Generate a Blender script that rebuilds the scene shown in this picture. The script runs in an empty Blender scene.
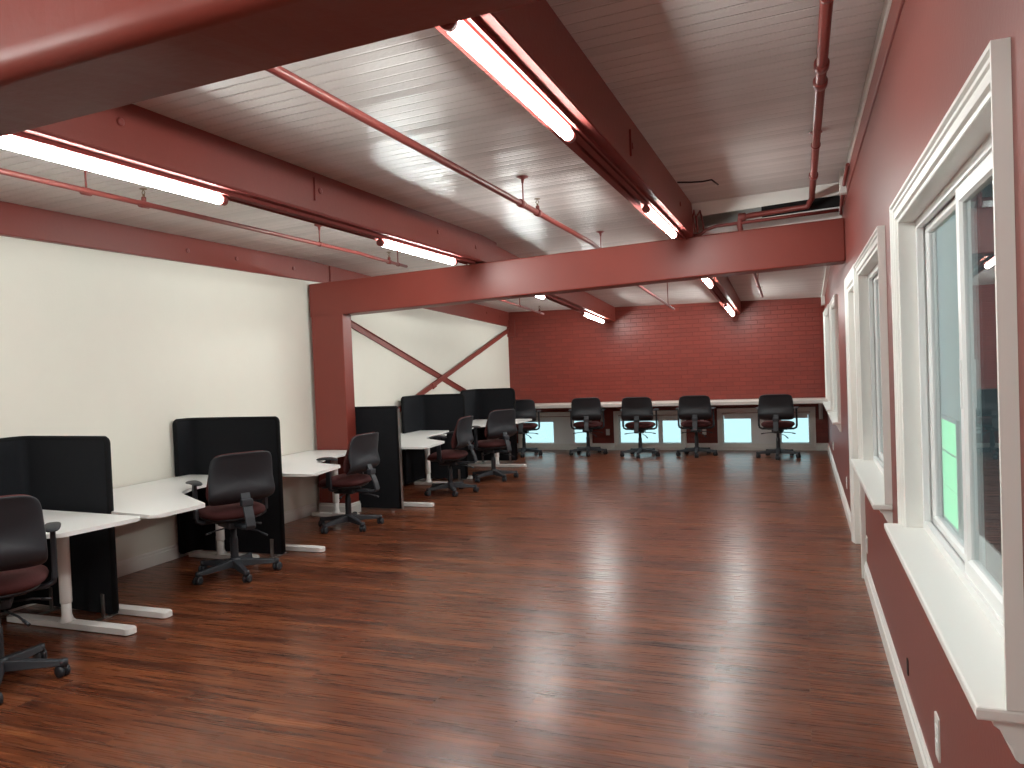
import bpy, bmesh, math, random
from mathutils import Vector, Matrix
random.seed(7)
PI = math.pi
scene = bpy.context.scene
COL = scene.collection

# ------------------------------------------------------------------ helpers
class MB:
    """collects shapes into one bmesh"""
    def __init__(self):
        self.bm = bmesh.new()
    def _face(self, vs):
        try:
            self.bm.faces.new(vs)
        except ValueError:
            pass
    def box(self, x0, x1, y0, y1, z0, z1, bev=0.0, M=None):
        bm = self.bm
        c = [(x0, y0, z0), (x1, y0, z0), (x1, y1, z0), (x0, y1, z0),
             (x0, y0, z1), (x1, y0, z1), (x1, y1, z1), (x0, y1, z1)]
        return self.hexa(c, bev, M)
    def hexa(self, c, bev=0.0, M=None):
        bm = self.bm
        vs = [bm.verts.new(M @ Vector(p) if M else Vector(p)) for p in c]
        fs = []
        for f in ((0, 3, 2, 1), (4, 5, 6, 7), (0, 1, 5, 4), (1, 2, 6, 5), (2, 3, 7, 6), (3, 0, 4, 7)):
            fs.append(bm.faces.new([vs[i] for i in f]))
        if bev > 0:
            es = list({e for f in fs for e in f.edges})
            bmesh.ops.bevel(bm, geom=es, offset=bev, segments=2, profile=0.5, affect='EDGES', clamp_overlap=True)
        return self
    def tube(self, pts, r, n=14, caps=True, radii=None):
        bm = self.bm
        pts = [Vector(p) for p in pts]
        rings = []
        up0 = None
        for i, p in enumerate(pts):
            if i == 0: t = pts[1] - p
            elif i == len(pts) - 1: t = p - pts[i - 1]
            else: t = (pts[i + 1] - p).normalized() + (p - pts[i - 1]).normalized()
            t.normalize()
            if up0 is None:
                up0 = Vector((0, 0, 1)) if abs(t.z) < 0.9 else Vector((1, 0, 0))
            a = up0 - t * up0.dot(t)
            a.normalize(); up0 = a
            b = t.cross(a)
            rr = radii[i] if radii else r
            rings.append([bm.verts.new(p + (a * math.cos(2 * PI * k / n) + b * math.sin(2 * PI * k / n)) * rr) for k in range(n)])
        for A, B in zip(rings, rings[1:]):
            for k in range(n):
                f = bm.faces.new((A[k], A[(k + 1) % n], B[(k + 1) % n], B[k])); f.smooth = True
        if caps:
            bm.faces.new(list(reversed(rings[0]))); bm.faces.new(rings[-1])
        return self
    def lathe(self, prof, origin=(0, 0, 0), axis='z', n=20):
        bm = self.bm
        o = Vector(origin)
        def P(r, h, a):
            x, y = r * math.cos(a), r * math.sin(a)
            return o + (Vector((x, y, h)) if axis == 'z' else Vector((h, x, y)) if axis == 'x' else Vector((y, h, x)))
        rings = [[bm.verts.new(P(max(r, 1e-4), h, 2 * PI * k / n)) for k in range(n)] for r, h in prof]
        for A, B in zip(rings, rings[1:]):
            for k in range(n):
                f = bm.faces.new((A[k], A[(k + 1) % n], B[(k + 1) % n], B[k])); f.smooth = True
        bm.faces.new(list(reversed(rings[0]))); bm.faces.new(rings[-1])
        return self
    def prism(self, poly, z0, z1, bev=0.0, fn=None):
        """poly: list of (u,v); extruded between z0 and z1; fn maps (u,v,w) to a point"""
        bm = self.bm
        fn = fn or (lambda u, v, w: Vector((u, v, w)))
        lo = [bm.verts.new(fn(u, v, z0)) for u, v in poly]
        hi = [bm.verts.new(fn(u, v, z1)) for u, v in poly]
        n = len(poly)
        fl = bm.faces.new(list(reversed(lo))); fh = bm.faces.new(hi)
        for k in range(n):
            f = bm.faces.new((lo[k], lo[(k + 1) % n], hi[(k + 1) % n], hi[k])); f.smooth = True
        if bev > 0:
            es = list(fl.edges) + list(fh.edges)
            bmesh.ops.bevel(bm, geom=es, offset=bev, segments=2, profile=0.5, affect='EDGES', clamp_overlap=True)
        return self
    def pillow(self, a, b, nexp, tf, tb, deform, rings=8, seg=48, pf=3.0):
        """rounded cushion: outline superellipse half-sizes a,b; tf/tb thickness up/down; deform(x,y,h)->Vector"""
        bm = self.bm
        def outline(t):
            c, s = math.cos(t), math.sin(t)
            return (math.copysign(abs(c) ** (2 / nexp), c) * a, math.copysign(abs(s) ** (2 / nexp), s) * b)
        rs = [0.0] + [math.sin(PI / 2 * (i / rings)) for i in range(1, rings + 1)]
        def layer(sign, T):
            L = []
            for r in rs[1:-1]:
                h = T * (1 - r ** pf) ** (1 / 2.2)
                L.append([bm.verts.new(deform(outline(2 * PI * k / seg)[0] * r, outline(2 * PI * k / seg)[1] * r, sign * h)) for k in range(seg)])
            return bm.verts.new(deform(0, 0, sign * T)), L
        rim = [bm.verts.new(deform(outline(2 * PI * k / seg)[0], outline(2 * PI * k / seg)[1], 0)) for k in range(seg)]
        for sign, T in ((1, tf), (-1, tb)):
            c, L = layer(sign, T)
            L = L + [rim]
            for k in range(seg):
                k2 = (k + 1) % seg
                tri = (c, L[0][k], L[0][k2]) if sign > 0 else (c, L[0][k2], L[0][k])
                f = bm.faces.new(tri); f.smooth = True
                for A, B in zip(L, L[1:]):
                    q = (A[k], B[k], B[k2], A[k2]) if sign > 0 else (A[k2], B[k2], B[k], A[k])
                    f = bm.faces.new(q); f.smooth = True
        return self
    def frame(self, prof, path, closed, fn, inward):
        """sweep a profile [(s,d)] along path corners (u,v); inward[i] = (du,dv) offset direction per corner"""
        bm = self.bm
        R = []
        for (u, v), (du, dv) in zip(path, inward):
            R.append([bm.verts.new(fn(u + du * s, v + dv * s, d)) for s, d in prof])
        m = len(prof)
        pairs = list(zip(R, R[1:])) + ([(R[-1], R[0])] if closed else [])
        for A, B in pairs:
            for k in range(m):
                bm.faces.new((A[k], A[(k + 1) % m], B[(k + 1) % m], B[k]))
        if not closed:
            bm.faces.new(R[0]); bm.faces.new(list(reversed(R[-1])))
        return self
    def build(self, name, mat, parent=None, M=None):
        bm = self.bm
        bmesh.ops.recalc_face_normals(bm, faces=bm.faces[:])
        if M: bm.transform(M)
        me = bpy.data.meshes.new(name)
        bm.to_mesh(me); bm.free()
        me.materials.append(mat)
        o = bpy.data.objects.new(name, me)
        COL.objects.link(o)
        if parent: o.parent = parent
        return o

def tag(o, label, cat, group=None):
    o['label'] = label; o['category'] = cat
    if group: o['group'] = group
    return o
def thing(name, label, cat, loc=(0, 0, 0), rz=0.0, group=None):
    o = bpy.data.objects.new(name, None); o.empty_display_size = 0.1
    COL.objects.link(o); o.location = loc; o.rotation_euler = (0, 0, rz)
    return tag(o, label, cat, group)
def struct(o):
    o['kind'] = 'structure'; return o
def struct_root(name, loc=(0, 0, 0)):
    o = bpy.data.objects.new(name, None); o.empty_display_size = 0.1
    COL.objects.link(o); o.location = loc
    return struct(o)
def copy_tree(o, parent=None):
    c = o.copy(); COL.objects.link(c); c.parent = parent
    for ch in list(o.children): copy_tree(ch, c)
    return c
def fillet(poly, rads, n=6):
    out = []
    N = len(poly)
    for i, p in enumerate(poly):
        r = rads[i] if isinstance(rads, (list, tuple)) else rads
        P = Vector((*p, 0)); A = Vector((*poly[i - 1], 0)); B = Vector((*poly[(i + 1) % N], 0))
        if r <= 0: out.append(p); continue
        da = (A - P); db = (B - P)
        la, lb = da.length, db.length
        da.normalize(); db.normalize()
        half = da.angle(db) / 2
        d = min(r / math.tan(half), la * .49, lb * .49)
        s, e = P + da * d, P + db * d
        for k in range(n + 1):
            t = k / n
            q = s * (1 - t) ** 2 + P * 2 * t * (1 - t) + e * t * t
            out.append((q.x, q.y))
    return out

# ------------------------------------------------------------------ materials
def new_mat(name):
    m = bpy.data.materials.new(name); m.use_nodes = True
    nt = m.node_tree
    return m, nt, nt.nodes['Principled BSDF']
def plain(name, col, rough=0.5, bump=0.0, scale=40.0, var=0.0, spec=0.5, metal=0.0, coat=0.0):
    m, nt, b = new_mat(name)
    b.inputs['Base Color'].default_value = (*col, 1)
    b.inputs['Roughness'].default_value = rough
    b.inputs['Metallic'].default_value = metal
    b.inputs['Specular IOR Level'].default_value = spec
    if coat: b.inputs['Coat Weight'].default_value = coat
    tc = nt.nodes.new('ShaderNodeTexCoord')
    nz = nt.nodes.new('ShaderNodeTexNoise'); nz.inputs['Scale'].default_value = scale
    nz.inputs['Detail'].default_value = 3
    nt.links.new(tc.outputs['Object'], nz.inputs['Vector'])
    if bump:
        bp = nt.nodes.new('ShaderNodeBump'); bp.inputs['Strength'].default_value = bump
        bp.inputs['Distance'].default_value = 0.01
        nt.links.new(nz.outputs['Fac'], bp.inputs['Height']); nt.links.new(bp.outputs['Normal'], b.inputs['Normal'])
    if var:
        n2 = nt.nodes.new('ShaderNodeTexNoise'); n2.inputs['Scale'].default_value = scale * .12; n2.inputs['Detail'].default_value = 4
        nt.links.new(tc.outputs['Object'], n2.inputs['Vector'])
        mx = nt.nodes.new('ShaderNodeMix'); mx.data_type = 'RGBA'
        mx.inputs['A'].default_value = (*[c * (1 - var) for c in col], 1)
        mx.inputs['B'].default_value = (*[min(1, c * (1 + var)) for c in col], 1)
        nt.links.new(n2.outputs['Fac'], mx.inputs['Factor']); nt.links.new(mx.outputs['Result'], b.inputs['Base Color'])
    return m

RED = (0.215, 0.037, 0.026)
M_red = plain('red_paint', RED, 0.42, 0.10, 30, 0.08)
M_redwall = plain('red_wall_paint', (0.20, 0.042, 0.033), 0.40, 0.06, 60, 0.05)
M_pipe = plain('red_pipe_paint', (0.22, 0.045, 0.038), 0.38)
M_white = plain('white_wall_paint', (0.74, 0.71, 0.63), 0.6, 0.06, 50, 0.02)
M_trim = plain('white_trim_paint', (0.80, 0.78, 0.74), 0.35)
M_vinyl = plain('white_vinyl', (0.80, 0.80, 0.79), 0.3)
M_laminate = plain('white_laminate', (0.82, 0.81, 0.79), 0.35)
M_legwhite = plain('white_powder_coat', (0.78, 0.75, 0.72), 0.4)
M_felt = plain('charcoal_felt', (0.013, 0.014, 0.017), 0.95, 0.35, 260, 0.15, spec=0.2)
M_feltedge = plain('black_felt_edging', (0.008, 0.008, 0.009), 0.9, spec=0.2)
M_plastic = plain('black_plastic', (0.021, 0.0235, 0.029), 0.42, 0.05, 300)
M_plastic2 = plain('dark_grey_plastic', (0.030, 0.033, 0.040), 0.5, 0.05, 300)
M_burg = plain('burgundy_fabric', (0.075, 0.020, 0.020), 0.85, 0.25, 350, 0.12, spec=0.3)
M_steel = plain('brushed_steel', (0.35, 0.34, 0.33), 0.35, metal=0.9)
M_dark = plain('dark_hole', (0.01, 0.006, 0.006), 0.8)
M_counter = plain('pale_counter', (0.62, 0.56, 0.52), 0.45, 0.05, 40, 0.05)
M_plate = plain('outlet_white', (0.75, 0.73, 0.69), 0.4)
M_channel = plain('red_channel_paint', (0.20, 0.040, 0.034), 0.7, spec=0.15)
M_brass = plain('dull_brass', (0.25, 0.17, 0.10), 0.4, metal=0.8)
M_ext_grey = plain('grey_siding', (0.50, 0.52, 0.50), 0.8, var=0.05)
M_ext_dark = plain('dark_backdrop_paint', (0.03, 0.025, 0.028), 0.8)
M_ext_ground = plain('asphalt', (0.10, 0.10, 0.10), 0.9, 0.2, 20)

def emit(name, col, s):
    m = bpy.data.materials.new(name); m.use_nodes = True
    nt = m.node_tree; nt.nodes.clear()
    e = nt.nodes.new('ShaderNodeEmission'); o = nt.nodes.new('ShaderNodeOutputMaterial')
    e.inputs['Color'].default_value = (*col, 1); e.inputs['Strength'].default_value = s
    nt.links.new(e.outputs[0], o.inputs['Surface'])
    return m
M_tube = emit('lit_tube', (0.93, 1.0, 0.965), 31.0)
M_green = emit('lit_green_window', (0.30, 0.95, 0.52), 0.62)

def glass_mat():
    m = bpy.data.materials.new('window_glass'); m.use_nodes = True
    nt = m.node_tree; nt.nodes.clear()
    o = nt.nodes.new('ShaderNodeOutputMaterial'); mx = nt.nodes.new('ShaderNodeMixShader')
    t = nt.nodes.new('ShaderNodeBsdfTransparent'); g = nt.nodes.new('ShaderNodeBsdfGlossy')
    t.inputs['Color'].default_value = (0.93, 0.97, 0.96, 1); g.inputs['Roughness'].default_value = 0.0
    f = nt.nodes.new('ShaderNodeFresnel'); 
    ge = nt.nodes.new('ShaderNodeNewGeometry'); mr = nt.nodes.new('ShaderNodeMapRange')   # same reflectance on both faces
    mr.inputs['To Min'].default_value = 1.5; mr.inputs['To Max'].default_value = 1 / 1.5
    nt.links.new(ge.outputs['Backfacing'], mr.inputs['Value']); nt.links.new(mr.outputs[0], f.inputs['IOR'])
    nt.links.new(f.outputs[0], mx.inputs['Fac']); nt.links.new(t.outputs[0], mx.inputs[1]); nt.links.new(g.outputs[0], mx.inputs[2])
    nt.links.new(mx.outputs[0], o.inputs['Surface'])
    return m
M_glass = glass_mat()

def floor_mat():
    m, nt, b = new_mat('mahogany_laminate')
    L = nt.links.new; N = nt.nodes.new
    tc = N('ShaderNodeTexCoord')
    br = N('ShaderNodeTexBrick')
    br.offset = 0.37; br.inputs['Scale'].default_value = 1.0
    br.inputs['Brick Width'].default_value = 1.25; br.inputs['Row Height'].default_value = 0.125
    br.inputs['Mortar Size'].default_value = 0.0020; br.inputs['Mortar Smooth'].default_value = 0.1
    br.inputs['Bias'].default_value = 0.0
    br.inputs['Color1'].default_value = (0.0, 0.0, 0.0, 1); br.inputs['Color2'].default_value = (1, 1, 1, 1)
    br.inputs['Mortar'].default_value = (0.5, 0.5, 0.5, 1)
    L(tc.outputs['Object'], br.inputs['Vector'])
    # per plank shift of the grain
    sep = N('ShaderNodeSeparateColor'); L(br.outputs['Color'], sep.inputs[0])
    mp = N('ShaderNodeMapping'); mp.inputs['Scale'].default_value = (0.75, 10.5, 1)
    add = N('ShaderNodeVectorMath'); add.operation = 'ADD'
    comb = N('ShaderNodeCombineXYZ')
    mul = N('ShaderNodeMath'); mul.operation = 'MULTIPLY'; mul.inputs[1].default_value = 7.3
    L(sep.outputs[0], mul.inputs[0]); L(mul.outputs[0], comb.inputs['X']); L(mul.outputs[0], comb.inputs['Z'])
    L(tc.outputs['Object'], add.inputs[0]); L(comb.outputs[0], add.inputs[1]); L(add.outputs[0], mp.inputs['Vector'])
    nz = N('ShaderNodeTexNoise'); nz.inputs['Scale'].default_value = 1.6; nz.inputs['Detail'].default_value = 7
    nz.inputs['Roughness'].default_value = 0.62; nz.inputs['Distortion'].default_value = 0.6
    L(mp.outputs[0], nz.inputs['Vector'])
    mp2 = N('ShaderNodeMapping'); mp2.inputs['Scale'].default_value = (2.0, 55, 1); L(add.outputs[0], mp2.inputs['Vector'])
    n2 = N('ShaderNodeTexNoise'); n2.inputs['Scale'].default_value = 1.5; n2.inputs['Detail'].default_value = 4; L(mp2.outputs[0], n2.inputs['Vector'])
    mixn = N('ShaderNodeMix'); mixn.data_type = 'FLOAT'; mixn.inputs['Factor'].default_value = 0.24
    L(nz.outputs['Fac'], mixn.inputs['A']); L(n2.outputs['Fac'], mixn.inputs['B'])
    tone = N('ShaderNodeMath'); tone.operation = 'MULTIPLY_ADD'; tone.inputs[1].default_value = 0.09; L(sep.outputs[0], tone.inputs[0])
    L(mixn.outputs['Result'], tone.inputs[2])
    cr = N('ShaderNodeValToRGB'); e = cr.color_ramp.elements
    e[0].position = 0.33; e[0].color = (0.024, 0.0080, 0.0055, 1)
    e[1].position = 0.74; e[1].color = (0.30, 0.098, 0.036, 1)
    k = cr.color_ramp.elements.new(0.47); k.color = (0.085, 0.0235, 0.0115, 1)
    k = cr.color_ramp.elements.new(0.58); k.color = (0.165, 0.047, 0.019, 1)
    L(tone.outputs[0], cr.inputs['Fac'])
    dk = N('ShaderNodeMix'); dk.data_type = 'RGBA'; dk.inputs['B'].default_value = (0.17, 0.075, 0.045, 1)
    L(br.outputs['Fac'], dk.inputs['Factor']); L(cr.outputs['Color'], dk.inputs['A'])
    L(dk.outputs['Result'], b.inputs['Base Color'])
    b.inputs['Roughness'].default_value = 0.30
    b.inputs['Specular IOR Level'].default_value = 0.44
    rr = N('ShaderNodeMapRange'); rr.inputs['To Min'].default_value = 0.23; rr.inputs['To Max'].default_value = 0.33
    L(n2.outputs['Fac'], rr.inputs['Value']); L(rr.outputs[0], b.inputs['Roughness'])
    bp = N('ShaderNodeBump'); bp.inputs['Strength'].default_value = 0.16; bp.inputs['Distance'].default_value = 0.004
    inv = N('ShaderNodeMath'); inv.operation = 'MULTIPLY_ADD'; inv.inputs[1].default_value = -1.0; inv.inputs[2].default_value = 1.0
    L(br.outputs['Fac'], inv.inputs[0])
    hh = N('ShaderNodeMath'); hh.operation = 'MULTIPLY_ADD'; hh.inputs[1].default_value = 0.10
    L(n2.outputs['Fac'], hh.inputs[0]); L(inv.outputs[0], hh.inputs[2])
    L(hh.outputs[0], bp.inputs['Height']); L(bp.outputs['Normal'], b.inputs['Normal'])
    return m
M_floor = floor_mat()

def ceiling_mat():
    m, nt, b = new_mat('painted_plank_ceiling')
    L = nt.links.new; N = nt.nodes.new
    tc = N('ShaderNodeTexCoord'); sp = N('ShaderNodeSeparateXYZ'); L(tc.outputs['Object'], sp.inputs[0])
    d = N('ShaderNodeMath'); d.operation = 'DIVIDE'; d.inputs[1].default_value = 0.095; L(sp.outputs['Y'], d.inputs[0])
    fr = N('ShaderNodeMath'); fr.operation = 'FRACT'; L(d.outputs[0], fr.inputs[0])
    # distance from the groove
    s5 = N('ShaderNodeMath'); s5.operation = 'SUBTRACT'; s5.inputs[1].default_value = 0.5; L(fr.outputs[0], s5.inputs[0])
    ab = N('ShaderNodeMath'); ab.operation = 'ABSOLUTE'; L(s5.outputs[0], ab.inputs[0])
    mr = N('ShaderNodeMapRange'); mr.inputs['From Min'].default_value = 0.40; mr.inputs['From Max'].default_value = 0.485
    mr.inputs['To Min'].default_value = 1.0; mr.inputs['To Max'].default_value = 0.0
    L(ab.outputs[0], mr.inputs['Value'])
    fl = N('ShaderNodeMath'); fl.operation = 'FLOOR'; L(d.outputs[0], fl.inputs[0])
    wn = N('ShaderNodeTexWhiteNoise'); wn.noise_dimensions = '1D'; L(fl.outputs[0], wn.inputs['W'])
    # slight tilt of each board
    tl = N('ShaderNodeMath'); tl.operation = 'SUBTRACT'; tl.inputs[1].default_value = 0.5; L(wn.outputs['Value'], tl.inputs[0])
    tl2 = N('ShaderNodeMath'); tl2.operation = 'MULTIPLY'; L(tl.outputs[0], tl2.inputs[0]); L(s5.outputs[0], tl2.inputs[1])
    nz = N('ShaderNodeTexNoise'); nz.inputs['Scale'].default_value = 38; nz.inputs['Detail'].default_value = 5
    L(tc.outputs['Object'], nz.inputs['Vector'])
    a1 = N('ShaderNodeMath'); a1.operation = 'MULTIPLY_ADD'; a1.inputs[1].default_value = 0.35; L(nz.outputs['Fac'], a1.inputs[0]); L(mr.outputs[0], a1.inputs[2])
    a2 = N('ShaderNodeMath'); a2.operation = 'MULTIPLY_ADD'; a2.inputs[1].default_value = 1.6; L(tl2.outputs[0], a2.inputs[0]); L(a1.outputs[0], a2.inputs[2])
    bp = N('ShaderNodeBump'); bp.inputs['Strength'].default_value = 0.9; bp.inputs['Distance'].default_value = 0.008
    L(a2.outputs[0], bp.inputs['Height']); L(bp.outputs['Normal'], b.inputs['Normal'])
    mx = N('ShaderNodeMix'); mx.data_type = 'RGBA'
    mx.inputs['A'].default_value = (0.66, 0.60, 0.575, 1); mx.inputs['B'].default_value = (0.57, 0.52, 0.50, 1)
    L(wn.outputs['Value'], mx.inputs['Factor']); L(mx.outputs['Result'], b.inputs['Base Color'])
    b.inputs['Roughness'].default_value = 0.30; b.inputs['Specular IOR Level'].default_value = 0.38
    return m
M_ceil = ceiling_mat()

def brick_mat():
    m, nt, b = new_mat('red_painted_brick')
    L = nt.links.new; N = nt.nodes.new
    tc = N('ShaderNodeTexCoord'); sp = N('ShaderNodeSeparateXYZ'); L(tc.outputs['Object'], sp.inputs[0])
    cb = N('ShaderNodeCombineXYZ'); L(sp.outputs['X'], cb.inputs['X']); L(sp.outputs['Z'], cb.inputs['Y'])
    br = N('ShaderNodeTexBrick'); br.inputs['Scale'].default_value = 1.0
    br.inputs['Brick Width'].default_value = 0.22; br.inputs['Row Height'].default_value = 0.075
    br.inputs['Mortar Size'].default_value = 0.006; br.inputs['Mortar Smooth'].default_value = 0.4
    br.inputs['Color1'].default_value = (0.235, 0.036, 0.024, 1); br.inputs['Color2'].default_value = (0.195, 0.029, 0.020, 1)
    br.inputs['Mortar'].default_value = (0.175, 0.026, 0.018, 1)
    L(cb.outputs[0], br.inputs['Vector']); L(br.outputs['Color'], b.inputs['Base Color'])
    nz = N('ShaderNodeTexNoise'); nz.inputs['Scale'].default_value = 14; nz.inputs['Detail'].default_value = 5; L(tc.outputs['Object'], nz.inputs['Vector'])
    h = N('ShaderNodeMath'); h.operation = 'MULTIPLY_ADD'; h.inputs[1].default_value = 0.7; L(nz.outputs['Fac'], h.inputs[0])
    iv = N('ShaderNodeMath'); iv.operation = 'SUBTRACT'; iv.inputs[0].default_value = 1.0; L(br.outputs['Fac'], iv.inputs[1]); L(iv.outputs[0], h.inputs[2])
    bp = N('ShaderNodeBump'); bp.inputs['Strength'].default_value = 0.75; bp.inputs['Distance'].default_value = 0.008
    L(h.outputs[0], bp.inputs['Height']); L(bp.outputs['Normal'], b.inputs['Normal'])
    b.inputs['Roughness'].default_value = 0.40
    return m
M_brick = brick_mat()

# ------------------------------------------------------------------ room numbers (metres; camera stands at x=0, y=0)
XL, XR = -5.34, 0.405          # side walls
YF, YB = 13.80, -5.5           # far and rear walls
BY0, BY1 = 7.45, 7.72          # portal beam across the room

def ceil_near(x): return 3.13 + 0.034 * (x - 0.4)
def ceil_far(x, y):
    t = (y - 7.5) / (YF - 7.5)
    return ceil_near(x) * (1 - t) + (2.565 - 0.0165 * (x - 0.4)) * t

# floor
struct(MB().box(XL - .3, XR + .159, YB - .1, YF + .21, -0.12, 0.0).build('floor', M_floor))
# ceiling: near bay, sloping fascia, lower far bay (one boarded surface)
mb = MB()
xa, xb = XL - .25, XR + .2
def slab(mb, pts, t=.06):
    c = [(*p,) for p in pts] + [(p[0], p[1], p[2] + t) for p in pts]
    mb.hexa(c)
slab(mb, [(xa, YB - .2, ceil_near(xa)), (xb, YB - .2, ceil_near(xb)), (xb, 7.40, ceil_near(xb)), (xa, 7.40, ceil_near(xa))])
slab(mb, [(xa, 7.40, ceil_near(xa)), (-.97, 7.40, ceil_near(-.97)), (-.97, 7.50, ceil_near(-.97)), (xa, 7.50, ceil_near(xa))])
N_ = 12                                                # far bay falls towards the brick wall
for k in range(N_):
    u, v = xa + (-.97 - xa) * k / N_, xa + (-.97 - xa) * (k + 1) / N_
    slab(mb, [(u, 7.50, ceil_far(u, 7.5)), (v, 7.50, ceil_far(v, 7.5)), (v, YF + .1, ceil_far(v, YF + .1)), (u, YF + .1, ceil_far(u, YF + .1))])
for k in range(4):
    u, v = -.97 + (xb + .97) * k / 4, -.97 + (xb + .97) * (k + 1) / 4
    slab(mb, [(u, 7.86, ceil_far(u, 7.86)), (v, 7.86, ceil_far(v, 7.86)), (v, YF + .1, ceil_far(v, YF + .1)), (u, YF + .1, ceil_far(u, YF + .1))])
struct(mb.build('ceiling', M_ceil))
# cavity above the portal beam beside the right wall
mb = MB()
mb.hexa([(-.97, 7.40, 3.075), (xb, 7.40, 3.125), (xb, 7.44, 3.04), (-.97, 7.44, 2.96),
         (-.97, 7.40, 3.15), (xb, 7.40, 3.19), (xb, 7.47, 3.19), (-.97, 7.47, 3.15)])
mb.box(-.97, xb, 7.84, 7.90, 2.85, 3.19)
mb.box(-.99, -.965, 7.38, 7.92, 2.79, 3.21)
mb.box(-.99, xb, 7.40, 7.90, 3.14, 3.20)
mb.hexa([(-.97, 7.52, 2.84), (.40, 7.52, 2.905), (.40, 7.84, 2.905), (-.97, 7.84, 2.84), (-.97, 7.52, 2.875), (.40, 7.52, 2.94), (.40, 7.84, 2.94), (-.97, 7.84, 2.875)])
struct(mb.build('trim_2', M_trim))
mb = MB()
mb.box(-.30, .38, 7.60, 7.83, 2.94, 3.05, .004)  # solid dark box, paints in the shade of the open cavity
tag(mb.build('cavity_shade', M_dark), 'shade built as a dark trough in the gap above the cross beam, beside the right wall', 'block')

# walls
def wall_openings(name, mat, fixed0, fixed1, axis, a0, a1, z0, z1, holes, skew=None):
    """axis 'x': wall runs along x, thickness fixed0..fixed1 in y; axis 'y': runs along y"""
    mb = MB()
    As = sorted({a0, a1, *[h[0] for h in holes], *[h[1] for h in holes]})
    for p, q in zip(As, As[1:]):
        spans = sorted([(h[2], h[3]) for h in holes if h[0] <= p and h[1] >= q])
        zs = z0; segs = []
        for s, e in spans:
            if s > zs: segs.append((zs, s))
            zs = e
        if zs < z1: segs.append((zs, z1))
        for s, e in segs:
            if axis == 'x': mb.box(p, q, fixed0, fixed1, s, e)
            else: mb.box(fixed0, fixed1, p, q, s, e)
    return struct(mb.build(name, mat))

# right wall windows: (y0,y1,z0,z1) outer edge of the casing
WR = [(1.775, 3.61, 0.885, 2.228), (4.15, 5.92, 0.865, 2.235), (9.15, 10.85, 0.86, 2.27), (11.20, 13.45, 0.86, 2.29)]
CW = 0.08
holesR = [(a + CW - .014, b - CW + .014, c - .03, d - CW + .014) for a, b, c, d in WR] + [(6.07, 7.05, -.01, 2.16)]
wall_openings('wall_right', M_redwall, XR, XR + .13, 'y', YB, YF, 0, 3.3, holesR)
def xl(y): return XL + .0092 * (y - 5.0)
def left_wall(x0, y0, y1, z0, z1):
    return [(x0, y0, z0), (xl(y0), y0, z0), (xl(y1), y1, z0), (x0, y1, z0), (x0, y0, z1), (xl(y0), y0, z1), (xl(y1), y1, z1), (x0, y1, z1)]
struct(MB().hexa(left_wall(XL - .25, YB, YF, 0, 2.75)).build('wall_left', M_white))
struct(MB().box(XL - .15, XR + .16, YB - .12, YB, 0, 3.3).build('wall_rear', M_white))
# far wall with three low windows
WF = [(-5.12, -3.66, 0.035, 0.715), (-3.24, -1.93, 0.035, 0.715), (-1.39, 0.215, 0.035, 0.735)]
holesF = [(a + .06, b - .07, c + .05, d - .09) for a, b, c, d in WF]
wall_openings('wall_far', M_brick, YF, YF + .22, 'x', XL - .15, XR + .16, 0, 2.85, holesF)

# baseboards: stepped profile
def base_run(mb, p, q, nrm, h=.125):
    (x0, y0), (x1, y1) = p, q
    prof = [(0, 0), (.020, 0), (.020, h * .74), (.013, h * .80), (.013, h * .92), (.006, h), (0, h)]
    A = [mb.bm.verts.new((x0 + nrm[0] * d, y0 + nrm[1] * d, z)) for d, z in prof]
    B = [mb.bm.verts.new((x1 + nrm[0] * d, y1 + nrm[1] * d, z)) for d, z in prof]
    n = len(prof)
    for k in range(n): mb.bm.faces.new((A[k], A[(k + 1) % n], B[(k + 1) % n], B[k]))
    mb.bm.faces.new(A); mb.bm.faces.new(list(reversed(B)))
mb = MB(); base_run(mb, (XR, YB), (XR, 5.96), (-1, 0)); base_run(mb, (XR, 7.16), (XR, YF), (-1, 0)); struct(mb.build('baseboard_right', M_trim))
mb = MB(); base_run(mb, (xl(YB), YB), (xl(7.44), 7.44), (1, 0)); base_run(mb, (xl(7.74), 7.74), (xl(YF), YF), (1, 0)); struct(mb.build('baseboard_left', M_trim))
mb = MB()
for a, b in ((XL, -5.12), (-3.66, -3.24), (-1.93, -1.39), (.215, XR)): base_run(mb, (a, YF), (b, YF), (0, -1))
for a, b in ((-5.12, -3.66), (-3.24, -1.93), (-1.39, .215)): base_run(mb, (a, YF), (b, YF), (0, -1), .036)
struct(mb.build('baseboard_far', M_trim))

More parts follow.
